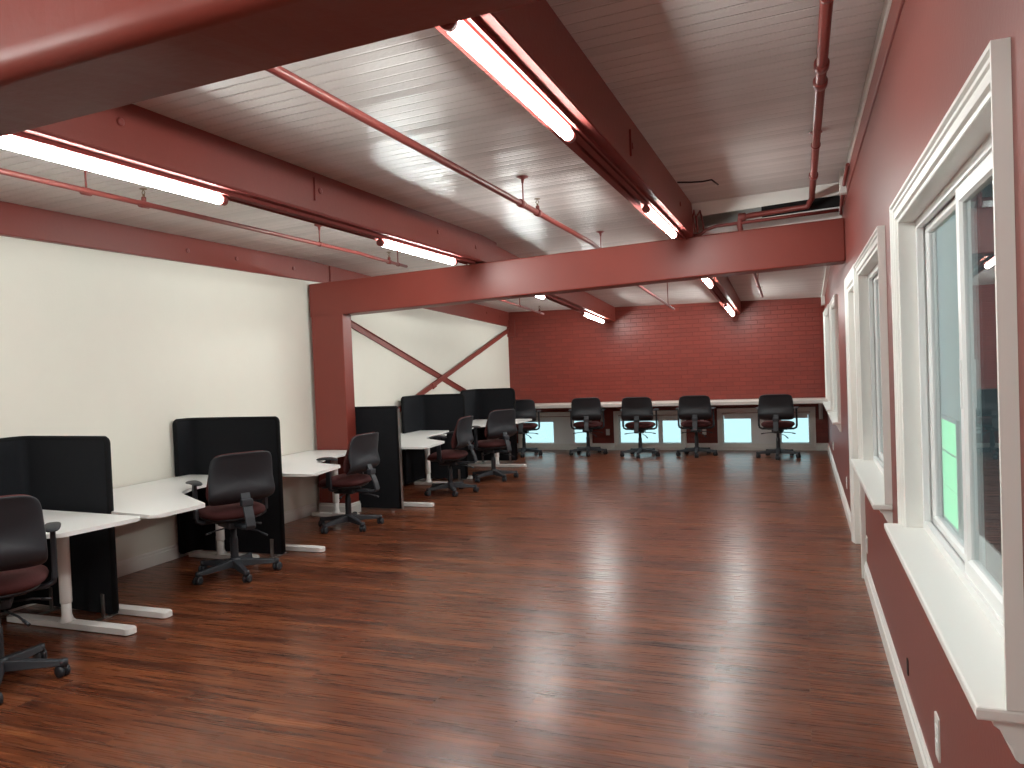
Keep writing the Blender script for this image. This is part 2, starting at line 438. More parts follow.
# ------------------------------------------------------------------ right wall windows
CAS = [(0, 0), (0, .034), (.011, .034), (.016, .026), (.026, .026), (.030, .020), (.048, .018), (.053, .023), (.062, .023), (.067, .014), (CW - .002, .012), (CW - .002, 0)]
def right_window(n, y0, y1, z0, z1):
    w = struct_root('window_%d' % n, (XR, (y0 + y1) / 2, z0))
    yc = (y0 + y1) / 2
    f = lambda u, v, d: Vector((-d, u - yc, v - z0))
    MB().frame(CAS, [(y0, z0), (y0, z1), (y1, z1), (y1, z0)], False, f, [(1, 0), (1, -1), (-1, -1), (-1, 0)]).build('casing', M_trim, w)
    a, b, c, d = y0 + CW, y1 - CW, z0, z1 - CW          # clear opening
    mb = MB()                                           # jamb lining
    dp = .120
    mb.box(-.010, dp, a - .012 - yc, a - yc, 0.001, d + .012 - z0); mb.box(-.010, dp, b - yc, b + .012 - yc, 0.001, d + .012 - z0)
    mb.box(-.010, dp, a - yc, b - yc, d - z0, d + .012 - z0)
    mb.build('jamb', M_trim, w)
    mb = MB()
    ya, yb = a - yc - .012, b - yc + .012              # T-shaped board with a rounded nose
    mb.prism([(-.088, y0 - yc), (-.001, y0 - yc), (-.001, ya), (dp + .02, ya), (dp + .02, yb), (-.001, yb), (-.001, y1 - yc), (-.088, y1 - yc)], -.028, 0, .006)
    for fc in mb.bm.faces: fc.smooth = False
    mb.build('sill', M_trim, w)
    mb = MB()                                           # apron moulding under the sill
    pr = [(0, -.028), (.055, -.028), (.055, -.040), (.040, -.050), (.036, -.066), (.022, -.082), (.018, -.105), (.010, -.112), (0, -.112)]
    ya, yb = y0 + .012 - yc, y1 - .012 - yc
    A = [mb.bm.verts.new((-p, ya, z)) for p, z in pr]; B = [mb.bm.verts.new((-p, yb, z)) for p, z in pr]
    for k in range(len(pr)): mb.bm.faces.new((A[k], A[(k + 1) % len(pr)], B[(k + 1) % len(pr)], B[k]))
    mb.bm.faces.new(A); mb.bm.faces.new(list(reversed(B)))
    mb.build('apron', M_trim, w)
    # vinyl slider: outer frame, far fixed sash, near sliding sash
    fr = [(0, .0), (0, -.07), (.030, -.07), (.030, -.045), (.024, -.045), (.024, -.022), (.034, -.022), (.034, 0)]
    g = lambda u, v, d_: Vector((.087 - d_ - .035, u - yc, v - z0))
    cor = [(a, c), (a, d), (b, d), (b, c)]; inn = [(1, 1), (1, -1), (-1, -1), (-1, 1)]
    MB().frame(fr, cor, True, g, inn).build('frame', M_vinyl, w)
    mid = (a + b) / 2
    for lo, hi, xo in ((mid - .004, b - .033, .090), (a + .033, mid + .03, .068)):
        sw = .052 if xo < .08 else .030
        s = [(0, 0), (0, .028), (sw - .007, .028), (sw, .018), (sw, 0)]
        gg = lambda u, v, d_, xo=xo: Vector((xo - d_ + .02, u - yc, v - z0))
        sash = MB().frame(s, [(lo, c + .033), (lo, d - .033), (hi, d - .033), (hi, c + .033)], True, gg, inn).build('sash', M_vinyl, w)
        MB().box(xo + .008, xo + .012, lo + sw - .01 - yc, hi - sw + .01 - yc, c + .023 + sw - z0, d - .023 - sw - z0).build('glass', M_glass, sash)
        if xo < .08:
            MB().box(xo - .014, xo - .006, hi - .034 - yc, hi - .026 - yc, .55, .70, .002).build('pull', M_vinyl, sash)
    return w
for i, r in enumerate(WR): right_window(i + 1, *r)

# door in the right wall between the second and third window
dr = struct_root('door_1', (XR, 6.56, 0))
f = lambda u, v, d: Vector((-d, u - 6.56, v))
MB().frame([(0, 0), (0, .030), (.02, .034), (.08, .024), (.10, .014), (.118, .012), (.118, 0)], [(5.96, 0), (5.96, 2.25), (7.16, 2.25), (7.16, 0)], False, f, [(1, 0), (1, -1), (-1, -1), (-1, 0)]).build('casing', M_trim, dr)
mb = MB(); mb.box(-.010, .155, -.49, -.48, 0.001, 2.14); mb.box(-.010, .155, .48, .49, 0.001, 2.14); mb.box(-.010, .155, -.48, .48, 2.13, 2.145); mb.build('jamb', M_trim, dr)
mb = MB(); mb.box(.05, .09, -.479, .479, .006, 2.128)
for za, zb in ((.2, .95), (1.1, 1.95)):
    for ya, yb in ((-.38, -.06), (.06, .38)):
        g = lambda u, v, d: Vector((.05 - d, u, v))
        mb.frame([(0, 0), (0, .008), (.025, .008), (.035, 0)], [(ya, za), (ya, zb), (yb, zb), (yb, za)], True, g, [(1, 1), (1, -1), (-1, -1), (-1, 1)])
leaf = mb.build('leaf', M_trim, dr)
MB().lathe([(.026, .05), (.026, .042), (.010, .040), (.010, .015), (.026, .01), (.026, -.012), (.015, -.02)], (0, -.43, 1.0), 'x').build('door_knob', M_steel, leaf)

# ------------------------------------------------------------------ low windows in the far wall
def low_window(n, x0, x1, z0, z1, solid):
    xc = (x0 + x1) / 2
    w = struct_root('window_%d' % n, (xc, YF, z0))
    f = lambda u, v, d: Vector((u - xc, -d, v - z0))
    inn = [(1, 1), (1, -1), (-1, -1), (-1, 1)]
    MB().frame([(0, 0), (0, .028), (.015, .028), (.022, .020), (.065, .018), (.08, .010), (.08, 0)], [(x0, z0), (x0, z1), (x1, z1), (x1, z0)], True, f, inn).build('casing', M_trim, w)
    a, b, c, d = x0 + .06, x1 - .07, z0 + .05, z1 - .09
    MB().frame([(0, -.16), (0, .012), (.014, .012), (.014, -.16)], [(a, c), (a, d), (b, d), (b, c)], True, f, inn).build('jamb', M_trim, w)
    g = lambda u, v, d_: Vector((u - xc, .10 - d_, v - z0))
    MB().frame([(0, 0), (0, .05), (.025, .05), (.03, .03), (.03, 0)], [(a + .014, c + .014), (a + .014, d - .014), (b - .014, d - .014), (b - .014, c + .014)], True, g, inn).build('frame', M_vinyl, w)
    p, q = solid                                        # the middle stile / closed panel
    mb = MB(); mb.box(p - xc, q - xc, .055, .098, c + .04 - z0, d - .04 - z0, .004); mb.build('stile', M_vinyl, w)
    for lo, hi in ((a + .05, p), (q, b - .05)):
        MB().box(lo - xc + .001, hi - xc - .001, .078, .082, c + .042 - z0, d - .042 - z0).build('glass', M_glass, w)
        if hi - lo > .3: MB().box(lo - xc + .001, hi - xc - .001, .066, .092, d - .10 - z0, d - .04 - z0, .003).build('top_rail', M_vinyl, w)
low_window(5, *WF[0], (-4.43, -4.02)); low_window(6, *WF[1], (-2.44, -2.36)); low_window(7, *WF[2], (-.83, -.33))

# ------------------------------------------------------------------ ceiling trim by the right wall
mb = MB()
mb.box(.383, XR, YB, 6.9, 3.06, 3.128, .004); mb.box(.345, XR, 6.85, 6.95, 2.93, 3.12, .004)
mb.hexa([(.362, 7.92, ceil_far(.38, 7.92) - .045), (XR, 7.92, ceil_far(.38, 7.92) - .045), (XR, 13.78, 2.53), (.362, 13.78, 2.53), (.362, 7.92, ceil_far(.38, 7.92)), (XR, 7.92, ceil_far(.38, 7.92)), (XR, 13.78, 2.57), (.362, 13.78, 2.57)])
mb.box(.355, XR, 13.45, 13.79, 2.42, 2.60, .004)
struct(mb.build('trim_1', M_trim))
mb = MB(); mb.box(.394, XR + .01, YB, 7.44, 2.93, 3.059, .006)
struct(mb.build('trim_3', M_redwall))

# ------------------------------------------------------------------ beams and column
def disc(mb, x, y, z, r=.022, d=.012, axis='x'):
    mb.lathe([(r, 0), (r, d * .7), (r * .6, d)], (x, y, z), axis, 12)
def along_beam(label, x0, x1, ya, yb, z_a, z_b, top_a, top_b, bolts=(), name='timber_beam'):
    t = thing(name, label, 'beam', ((x0 + x1) / 2, ya, z_a), 0, 'red timber beams running the length of the room')
    xc = (x0 + x1) / 2
    c = [(x0 - xc, 0, 0), (x1 - xc, 0, 0), (x1 - xc, yb - ya, z_b - z_a), (x0 - xc, yb - ya, z_b - z_a),
         (x0 - xc, 0, top_a - z_a), (x1 - xc, 0, top_a - z_a), (x1 - xc, yb - ya, top_b - z_a), (x0 - xc, yb - ya, top_b - z_a)]
    MB().hexa(c, .008).build('timber', M_red, t)
    for (y, z, kind) in bolts:
        mb = MB(); disc(mb, x1 - xc - .002, y - ya, z - z_a)
        if kind: mb.box(x1 - xc - .002, x1 - xc + .012, y - ya - .075, y - ya - .062, z - z_a - .08, z - z_a + .08, .002)
        mb.build('bolt', M_pipe, t)
    return t
X_M2, X_M1 = -.915, -3.10
along_beam('long red timber beam nearest the windows, in front of the cross beam', X_M2 - .21, X_M2, YB + .02, 7.46, 2.785, 2.785, 3.10, 3.10,
           [(4.634, 2.923, 1), (6.617, 2.937, 0)])
along_beam('long red timber beam in the middle of the ceiling, in front of the cross beam', X_M1 - .21, X_M1, YB + .02, 7.90, 2.735, 2.735, 3.03, 3.03,
           [(2.886, 2.897, 0), (4.563, 2.893, 1), (6.421, 2.886, 0), (7.3, 2.86, 0)])
along_beam('long red timber beam on top of the white left wall, in front of the cross beam', XL - .20, XL + .05, YB + .02, 7.90, 2.70, 2.70, 2.96, 2.96,
           [(5.615, 2.808, 0), (6.272, 2.811, 0), (7.2, 2.81, 0)])
def zb(y): return 2.60 - .055 * (y - 9.75)
along_beam('red timber beam nearest the windows, beyond the cross beam', -1.13, -.93, 7.91, YF - .005, zb(7.91), zb(YF) - .015, 3.03, 2.59)
along_beam('middle red timber beam beyond the cross beam, reaching the brick wall', -3.37, -3.14, 7.91, YF - .005, zb(7.91) + .01, zb(YF) - .02, 2.98, 2.625, [(12.9, 2.50, 0), (13.5, 2.46, 0)])
along_beam('red timber beam on top of the left wall, beyond the cross beam, by the brick wall', XL - .13, XL + .062, 7.91, YF - .005, 2.655, 2.375, 2.92, 2.66, [(12.716, 2.595, 0), (13.339, 2.552, 0)]).rotation_euler = (0, 0, -.0092)

# portal: column and cross beam
def cross_beam(label, y0, y1, xa, xb, za, zb_, ta, tb, bev):
    t = MB().hexa([(xa, y0, za), (xb, y0, zb_), (xb, y1, zb_), (xa, y1, za), (xa, y0, ta), (xb, y0, tb), (xb, y1, tb), (xa, y1, ta)], bev).build('cross_beam', M_red)
    return tag(t, label, 'beam', 'red cross beams')
cross_beam('red cross beam on the red column, spanning to the right wall', BY0, BY1, -5.275, XR, 2.268, 2.44, 2.652, 2.825, .012)
# near cross beam: soft rolled lower front edge
y0n, y1n = 1.30, 1.585
s = .033
mb = MB()
prof = [(y0n, .48), (y0n, .06)] + [(y0n + .045 - .045 * math.cos(a * PI / 12), .05 - .05 * math.sin(a * PI / 12)) for a in range(1, 7)] + [(y1n, 0), (y1n, .48)]
def zn(x): return 2.385 + s * (x + 1.0)
xs = [XL + (XR - XL) * k / 60 for k in range(61)]
rings = []
for x in xs:
    w = .006 * math.sin(x * 5.1) + .005 * math.sin(x * 11.3 + 1)
    rings.append([mb.bm.verts.new((x, y + (w if 0 < i < 8 else 0), zn(x) + h + (w * .5 if 1 < i < 8 else 0))) for i, (y, h) in enumerate(prof)])
for A, B in zip(rings, rings[1:]):
    for k in range(len(prof)):
        fc = mb.bm.faces.new((A[k], A[(k + 1) % len(prof)], B[(k + 1) % len(prof)], B[k]))
        fc.smooth = k in (1, 2, 3, 4, 5, 6)
mb.bm.faces.new(rings[0]); mb.bm.faces.new(rings[-1])
tag(mb.build('cross_beam', M_red), 'nearest red cross beam overhead at the top left, soft rolled lower edge', 'beam', 'red cross beams')
t = thing('steel_column', 'square red column at the left wall, carrying the cross beam', 'column', (-5.045, BY0 + .085, 0))
MB().box(-.215, .205, -.085, .10, 0, 2.30, .008).build('shaft', M_red, t)
mb = MB()
base_run(mb, (-.215, -.085), (.205, -.085), (0, -1)); base_run(mb, (.205, -.105), (.205, .10), (1, 0)); mb.build('plinth', M_trim, t)

# diagonal wall braces
def brace(y0, z0, y1, z1, off, label, plate):
    p, q = Vector((xl(y0), y0, z0)), Vector((xl(y1), y1, z1))
    t = thing('wall_brace', label, 'brace', p, 0, 'crossed red braces')
    d = q - p; L = d.length; u = d / L; n = Vector((1, 0, 0)); w = u.cross(n).normalized(); w = w if w.z > 0 else -w
    R = Matrix((( n.x, u.x, w.x, 0), (n.y, u.y, w.y, 0), (n.z, u.z, w.z, 0), (0, 0, 0, 1)))
    mb = MB(); mb.box(off, off + .012, 0, L, -.042, .042, .003, R); mb.box(off + .012, off + .029, 0, L, .032, .042, .003, R)
    mb.build('angle_bar', M_red, t)
    for k in plate:
        mb = MB(); mb.box(off - .002, off + .020, L * k - .06, L * k + .06, -.056, .034, .003, R); mb.build('splice_plate', M_red, t)
brace(7.95, 2.35, 12.6, .945, .004, 'red diagonal brace falling away from the column, on the far white wall', ())
brace(13.74, 2.31, 8.85, .91, .034, 'red diagonal brace rising to the brick wall corner, on the far white wall', (.66,))
t = thing('corner_bracket', 'red steel corner bracket where the left beam meets the brick wall', 'bracket', (xl(YF), YF, 2.2))
MB().box(.0, .16, -.05, -.01, -.02, .30, .004).build('plate', M_red, t)
mb = MB(); disc(mb, .08, -.056, .05, .016, .012, 'y'); mb.build('bolt', M_pipe, t)
mb = MB(); disc(mb, .08, -.056, .22, .016, .012, 'y'); mb.build('bolt', M_pipe, t)

# ------------------------------------------------------------------ lights
def light_channel(label, x, ya, yb, za, zb_, w=.10):
    mb = MB()
    def seg(x0, x1, h0, h1):
        mb.hexa([(x0, ya, za + h0), (x1, ya, za + h0), (x1, yb, zb_ + h0), (x0, yb, zb_ + h0), (x0, ya, za + h1), (x1, ya, za + h1), (x1, yb, zb_ + h1), (x0, yb, zb_ + h1)])
    pw = .104 if w > .09 else w / 2
    seg(x - pw, x + pw, -.010, 0); seg(x - w / 2, x - w / 2 + .012, -.032, -.010); seg(x + w / 2 - .012, x + w / 2, -.032, -.010); seg(x - .018, x + .018, -.026, -.010)
    return tag(mb.build('light_channel', M_channel), label, 'light channel')
light_channel('red channel strip carrying the tubes under the beam nearest the windows', X_M2 - .105, YB + .05, 7.40, 2.785, 2.785)
light_channel('red channel strip carrying the tubes under the middle beam', X_M1 - .105, YB + .05, 7.40, 2.735, 2.735)
light_channel('red channel strip under the middle beam beyond the cross beam', -3.255, 8.6, 13.5, zb(8.6) + .005, zb(13.5) - .012, .08)
light_channel('red channel strip under the window side beam beyond the cross beam', -1.03, 8.6, 13.6, zb(8.6) - .003, zb(13.6) - .015, .08)
tube_n = 0
def tube_light(label, x, ya, yb, za, zb_, r=.027):
    t = thing('tube_light', label, 'light', (x, ya, za), 0, 'lit tubes under the beams')
    d = Vector((0, yb - ya, zb_ - za)); L = d.length; u = d / L
    MB().tube([u * .02, u * .028, u * (L - .028), u * (L - .02)], r, 16, radii=[r * .8, r, r, r * .8]).build('tube', M_tube, t)
    for a, b in ((-.022, .019), (L - .019, L + .022)):
        mb = MB(); mb.tube([u * a, u * b], r * 1.05, 14)
        p = u * ((a + b) / 2); mb.box(-.014, .014, p.y - .014, p.y + .014, p.z, p.z + .048)
        mb.build('end_cap', M_pipe, t)
tz2, tz1 = 2.785 - .058, 2.735 - .058
tube_light('nearest lit tube under the beam nearest the windows', X_M2 - .105, 2.25, 3.62, tz2, tz2)
tube_light('lit tube just before the cross beam, under the beam nearest the windows', X_M2 - .105, 5.62, 6.92, tz2, tz2)
tube_light('nearest lit tube under the middle beam, upper left of the photo', X_M1 - .105, 2.30, 3.70, tz1, tz1)
tube_light('lit tube just before the cross beam, under the middle beam', X_M1 - .105, 5.55, 6.98, tz1, tz1)
for x, dz, nm in ((-3.255, .0, 'middle'), (-1.03, -.01, 'window side')):
    o = -.050 + dz
    tube_light('lit tube close behind the cross beam, under the %s beam' % nm, x, 8.65, 9.95, zb(8.65) + o, zb(9.95) + o)
    tube_light('farthest lit tube, by the brick wall, under the %s beam' % nm, x, 12.0, 13.3, zb(12.0) + o - .008, zb(13.3) + o - .012)
tube_light('unseen lit tube added to light the nearest cross beam, under the window side beam', X_M2 - .105, -.45, .85, tz2, tz2)  # pair out of view, added to brighten the near beam's front face
tube_light('unseen lit tube added to light the nearest cross beam, under the middle beam', X_M1 - .105, -.45, .85, tz1, tz1)
for x, z, nm in ((X_M2 - .105, tz2, 'window side'), (X_M1 - .105, tz1, 'middle')):  # second unseen pair, added for more light on that face
    tube_light('unseen lit tube added farther back to light the nearest cross beam, under the %s beam' % nm, x, -3.9, -2.6, z, z)

# ------------------------------------------------------------------ sprinkler pipes
def pipe(label, path, r, hangers=(), heads=(), couplings=(), ceil=None):
    t = thing('sprinkler_pipe', label, 'pipe', path[0], 0, 'red sprinkler pipes')
    o = Vector(path[0]); P = [Vector(p) - o for p in path]
    MB().tube(P, r, 14).build('pipe_run', M_pipe, t)
    for p in couplings:
        q = Vector(p[:3]) - o; ax = Vector(p[3]).normalized()
        MB().tube([q - ax * .035, q - ax * .03, q + ax * .03, q + ax * .035], r * 1.4, 16, radii=[r * 1.15, r * 1.4, r * 1.4, r * 1.15]).build('coupling', M_pipe, t)
    for p in hangers:
        q = Vector(p[:3]) - o; top = p[3] - o.z
        mb = MB(); mb.tube([q + Vector((0, 0, r)), (q.x, q.y, top)], .006, 8)
        mb.lathe([(.045, top), (.045, top - .006), (.014, top - .02), (.008, top - .05)], (q.x, q.y, 0), 'z', 14)
        mb.tube([q + Vector((0, -.014, 0)), q + Vector((0, .014, 0))], r + .005, 14)
        mb.build('hanger', M_pipe, t)
    for p in heads:
        q = Vector(p[:3]) - o
        mb = MB(); mb.tube([q + Vector((0, -.035, 0)), q + Vector((0, .035, 0))], r * 1.35, 14)
        mb.lathe([(.016, r), (.016, .03 + r), (.011, .034 + r)], q, 'z', 12)
        h = mb.build('tee', M_pipe, t)
        mb = MB()
        mb.tube([q + Vector((0, 0, .03 + r)), q + Vector((0, 0, .05 + r))], .008, 10)
        for sx in (-1, 1): mb.tube([q + Vector((0, 0, .045 + r)), q + Vector((sx * .014, 0, .06 + r)), q + Vector((0, 0, .085 + r))], .003, 6)
        mb.lathe([(.024, .085 + r), (.024, .089 + r), (.005, .091 + r)], q, 'z', 14)
        mb.build('sprinkler_head', M_brass, h)
    return t
Y_ = (0, 1, 0)
pipe('thin red sprinkler pipe on hangers over the left desks, kinked near the cross beam',
     [(-4.10, YB + .1, 2.80), (-4.07, 6.62, 2.80), (-4.09, 6.88, 2.795), (-4.13, 7.70, 2.79)], .0175,
     hangers=[(-4.095, 3.53, 2.80, ceil_near(-4.1)), (-4.07, 5.95, 2.80, ceil_near(-4.1)), (-4.125, 7.50, 2.791, ceil_near(-4.1))],
     heads=[(-4.09, 3.97, 2.80), (-4.11, 7.28, 2.792)], couplings=[(-4.095, 3.53, 2.80, Y_)])
pipe('red sprinkler pipe crossing the boarded ceiling between the two lit beams',
     [(-1.91, YB + .1, 2.84), (-1.933, 5.78, 2.84), (-1.95, 7.6, 2.84), (-1.95, 8.4, 2.78)], .0225,
     hangers=[(-1.93, 5.50, 2.84, ceil_near(-1.93)), (-1.95, 8.0, 2.81, ceil_far(-1.95, 8.0))],
     heads=[(-1.933, 5.85, 2.84)], couplings=[(-1.93, 5.45, 2.84, Y_)])
pipe('thick red pipe hung along the ceiling by the right wall, turning above the cross beam',
     [(.139, YB + .1, 3.03), (.14, 7.30, 3.03), (.14, 7.44, 3.02), (.10, 7.50, 2.965), (-.40, 7.50, 2.935), (-.49, 7.50, 2.92), (-.495, 7.50, 2.86), (-.47, 7.53, 2.70)], .026,
     hangers=[(.139, 3.3, 3.03, 3.115), (.14, 5.6, 3.03, 3.115)], couplings=[(.139, 4.08, 3.03, Y_), (.139, 4.34, 3.03, Y_), (.14, 6.55, 3.03, Y_), (-.47, 7.50, 2.93, (1, 0, 0))])
pipe('thin red sprinkler pipe beyond the cross beam, left of the middle beam',
     [(-3.95, 7.9, 2.60), (-3.80, 9.7, 2.53), (-3.80, 11.6, 2.43)], .015, hangers=[(-3.80, 10.5, 2.49, ceil_far(-3.8, 10.5))], heads=[(-3.80, 11.4, 2.44)])
pipe('thin red sprinkler pipe beyond the cross beam, between the two far lit beams',
     [(-1.82, 7.9, 2.56), (-1.74, 8.9, 2.505), (-1.72, 11.4, 2.365)], .016, hangers=[(-1.72, 10.9, 2.39, ceil_far(-1.72, 10.9))])
pipe('thin red sprinkler pipe beyond the cross beam, near the right wall',
     [(-.42, 7.9, 2.52), (-.43, 8.7, 2.50), (-.49, 11.8, 2.49)], .015, hangers=[(-.46, 10.0, 2.495, ceil_far(-.45, 10.0))], heads=[(-.485, 11.3, 2.49)])
t = MB().tube([(-.98, 7.50, 2.80), (-.86, 7.50, 2.80), (-.80, 7.50, 2.845), (-.70, 7.50, 2.868), (-.3, 7.50, 2.882), (.37, 7.50, 2.905)], .016, 10).build('conduit', M_pipe)
tag(t, 'thin red conduit running along the top of the cross beam to the right wall', 'conduit')
for k, (dx, lab) in enumerate(((0, 'left of the two thin red cables looping down the end of the window side beam'), (.05, 'right of the two thin red cables looping down the end of the window side beam'))):
    t = MB().tube([(-.88 + dx * .3, 7.30 + dx, 2.80), (-.885 + dx * .5, 7.22 + dx, 2.93), (-.885 + dx, 7.30 + dx, 3.0), (-.88 + dx, 7.42 + dx, 2.93), (-.87 + dx, 7.46 + dx * .3, 2.84)], .008, 8).build('cable', M_pipe)
    tag(t, lab, 'cable')
t = MB().tube([(-.90, 6.39, 3.07), (-.80, 6.42, 3.065), (-.70, 6.40, 3.055), (-.62, 6.33, 3.045), (-.60, 6.36, 3.03), (-.58, 6.42, 3.02)], .007, 8).build('cable', M_plastic)
tag(t, 'short loose black cable end poking from the ceiling beside the window side beam', 'cable')
t = MB().tube([(.375, 6.30, 3.03), (.375, 6.9, 2.99), (.375, 7.30, 2.93), (.375, 7.45, 2.86)], .014, 10).build('conduit', M_pipe)
tag(t, 'short red conduit dropping in the top corner of the right wall to the cross beam', 'conduit')

# ------------------------------------------------------------------ outlets
def outlet(loc, face, label, tall=.115):
    t = thing('wall_outlet', label, 'outlet', loc, face, 'white wall outlets')
    MB().prism(fillet([(-.036, -tall / 2), (.036, -tall / 2), (.036, tall / 2), (-.036, tall / 2)], .006), 0, .006, .0015, lambda u, v, w: Vector((u, -w, v))).build('plate', M_plate, t)
    for z in (-.026, .026):
        mb = MB(); mb.prism(fillet([(-.017, z - .017), (.017, z - .017), (.017, z + .017), (-.017, z + .017)], .008), .006, .009, 0, lambda u, v, w: Vector((u, -w, v)))
        mb.build('socket', M_vinyl, t)
rw = -PI / 2
outlet((XR, 2.905, .30), rw, 'white outlet plate low on the red right wall, below the nearest window', .15)
outlet((XR, 5.86, .27), rw, 'white outlet plate low on the right wall, below the second window')
outlet((XR, 8.3, .32), rw, 'white outlet plate low on the right wall, just past the door casing')
outlet((XR, 11.6, .32), rw, 'white outlet plate low on the right wall, near the far corner')
outlet((-3.36, YF, .33), 0, 'white outlet plate on the brick wall between first and second low windows')
outlet((-1.62, YF, .33), 0, 'white outlet plate on the brick wall between second and third low windows')
mb = MB(); mb.prism(fillet([(-.02, -.035), (.02, -.035), (.02, .035), (-.02, .035)], .008), 0, .004, 0, lambda u, v, w: Vector((XR - w, 3.70 + u, .235 + v)))
tag(mb.build('wall_hole', M_dark), 'small dark hole in the red wall left of the nearest outlet', 'hole')

# ------------------------------------------------------------------ counter along the far wall
t = thing('wall_counter', 'long pale counter shelf fixed along the brick wall above the low windows', 'counter', (-2.46, YF, .83))
CY = 13.12 - YF
MB().box(XL + 2.46 + .01, XR + 2.46 - .01, CY, -.001, 0, .06, .006).build('worktop', M_counter, t)
mb = MB(); mb.box(XL + 2.46 + .02, XR + 2.46 - .02, -.03, -.002, -.07, 0, .003); mb.build('batten', M_red, t)
for x in (.30 + 2.46, -1.65 + 2.46, -3.45 + 2.46):
    mb = MB()
    mb.prism([(-.01, 0), (-.01, -.30), (-.05, -.30), (-.07, -.22), (-.30, -.06), (-.42, -.04), (-.42, 0)], x - .03, x + .03, 0, lambda u, v, w: Vector((w, u, v)))
    mb.build('bracket', M_trim, t)

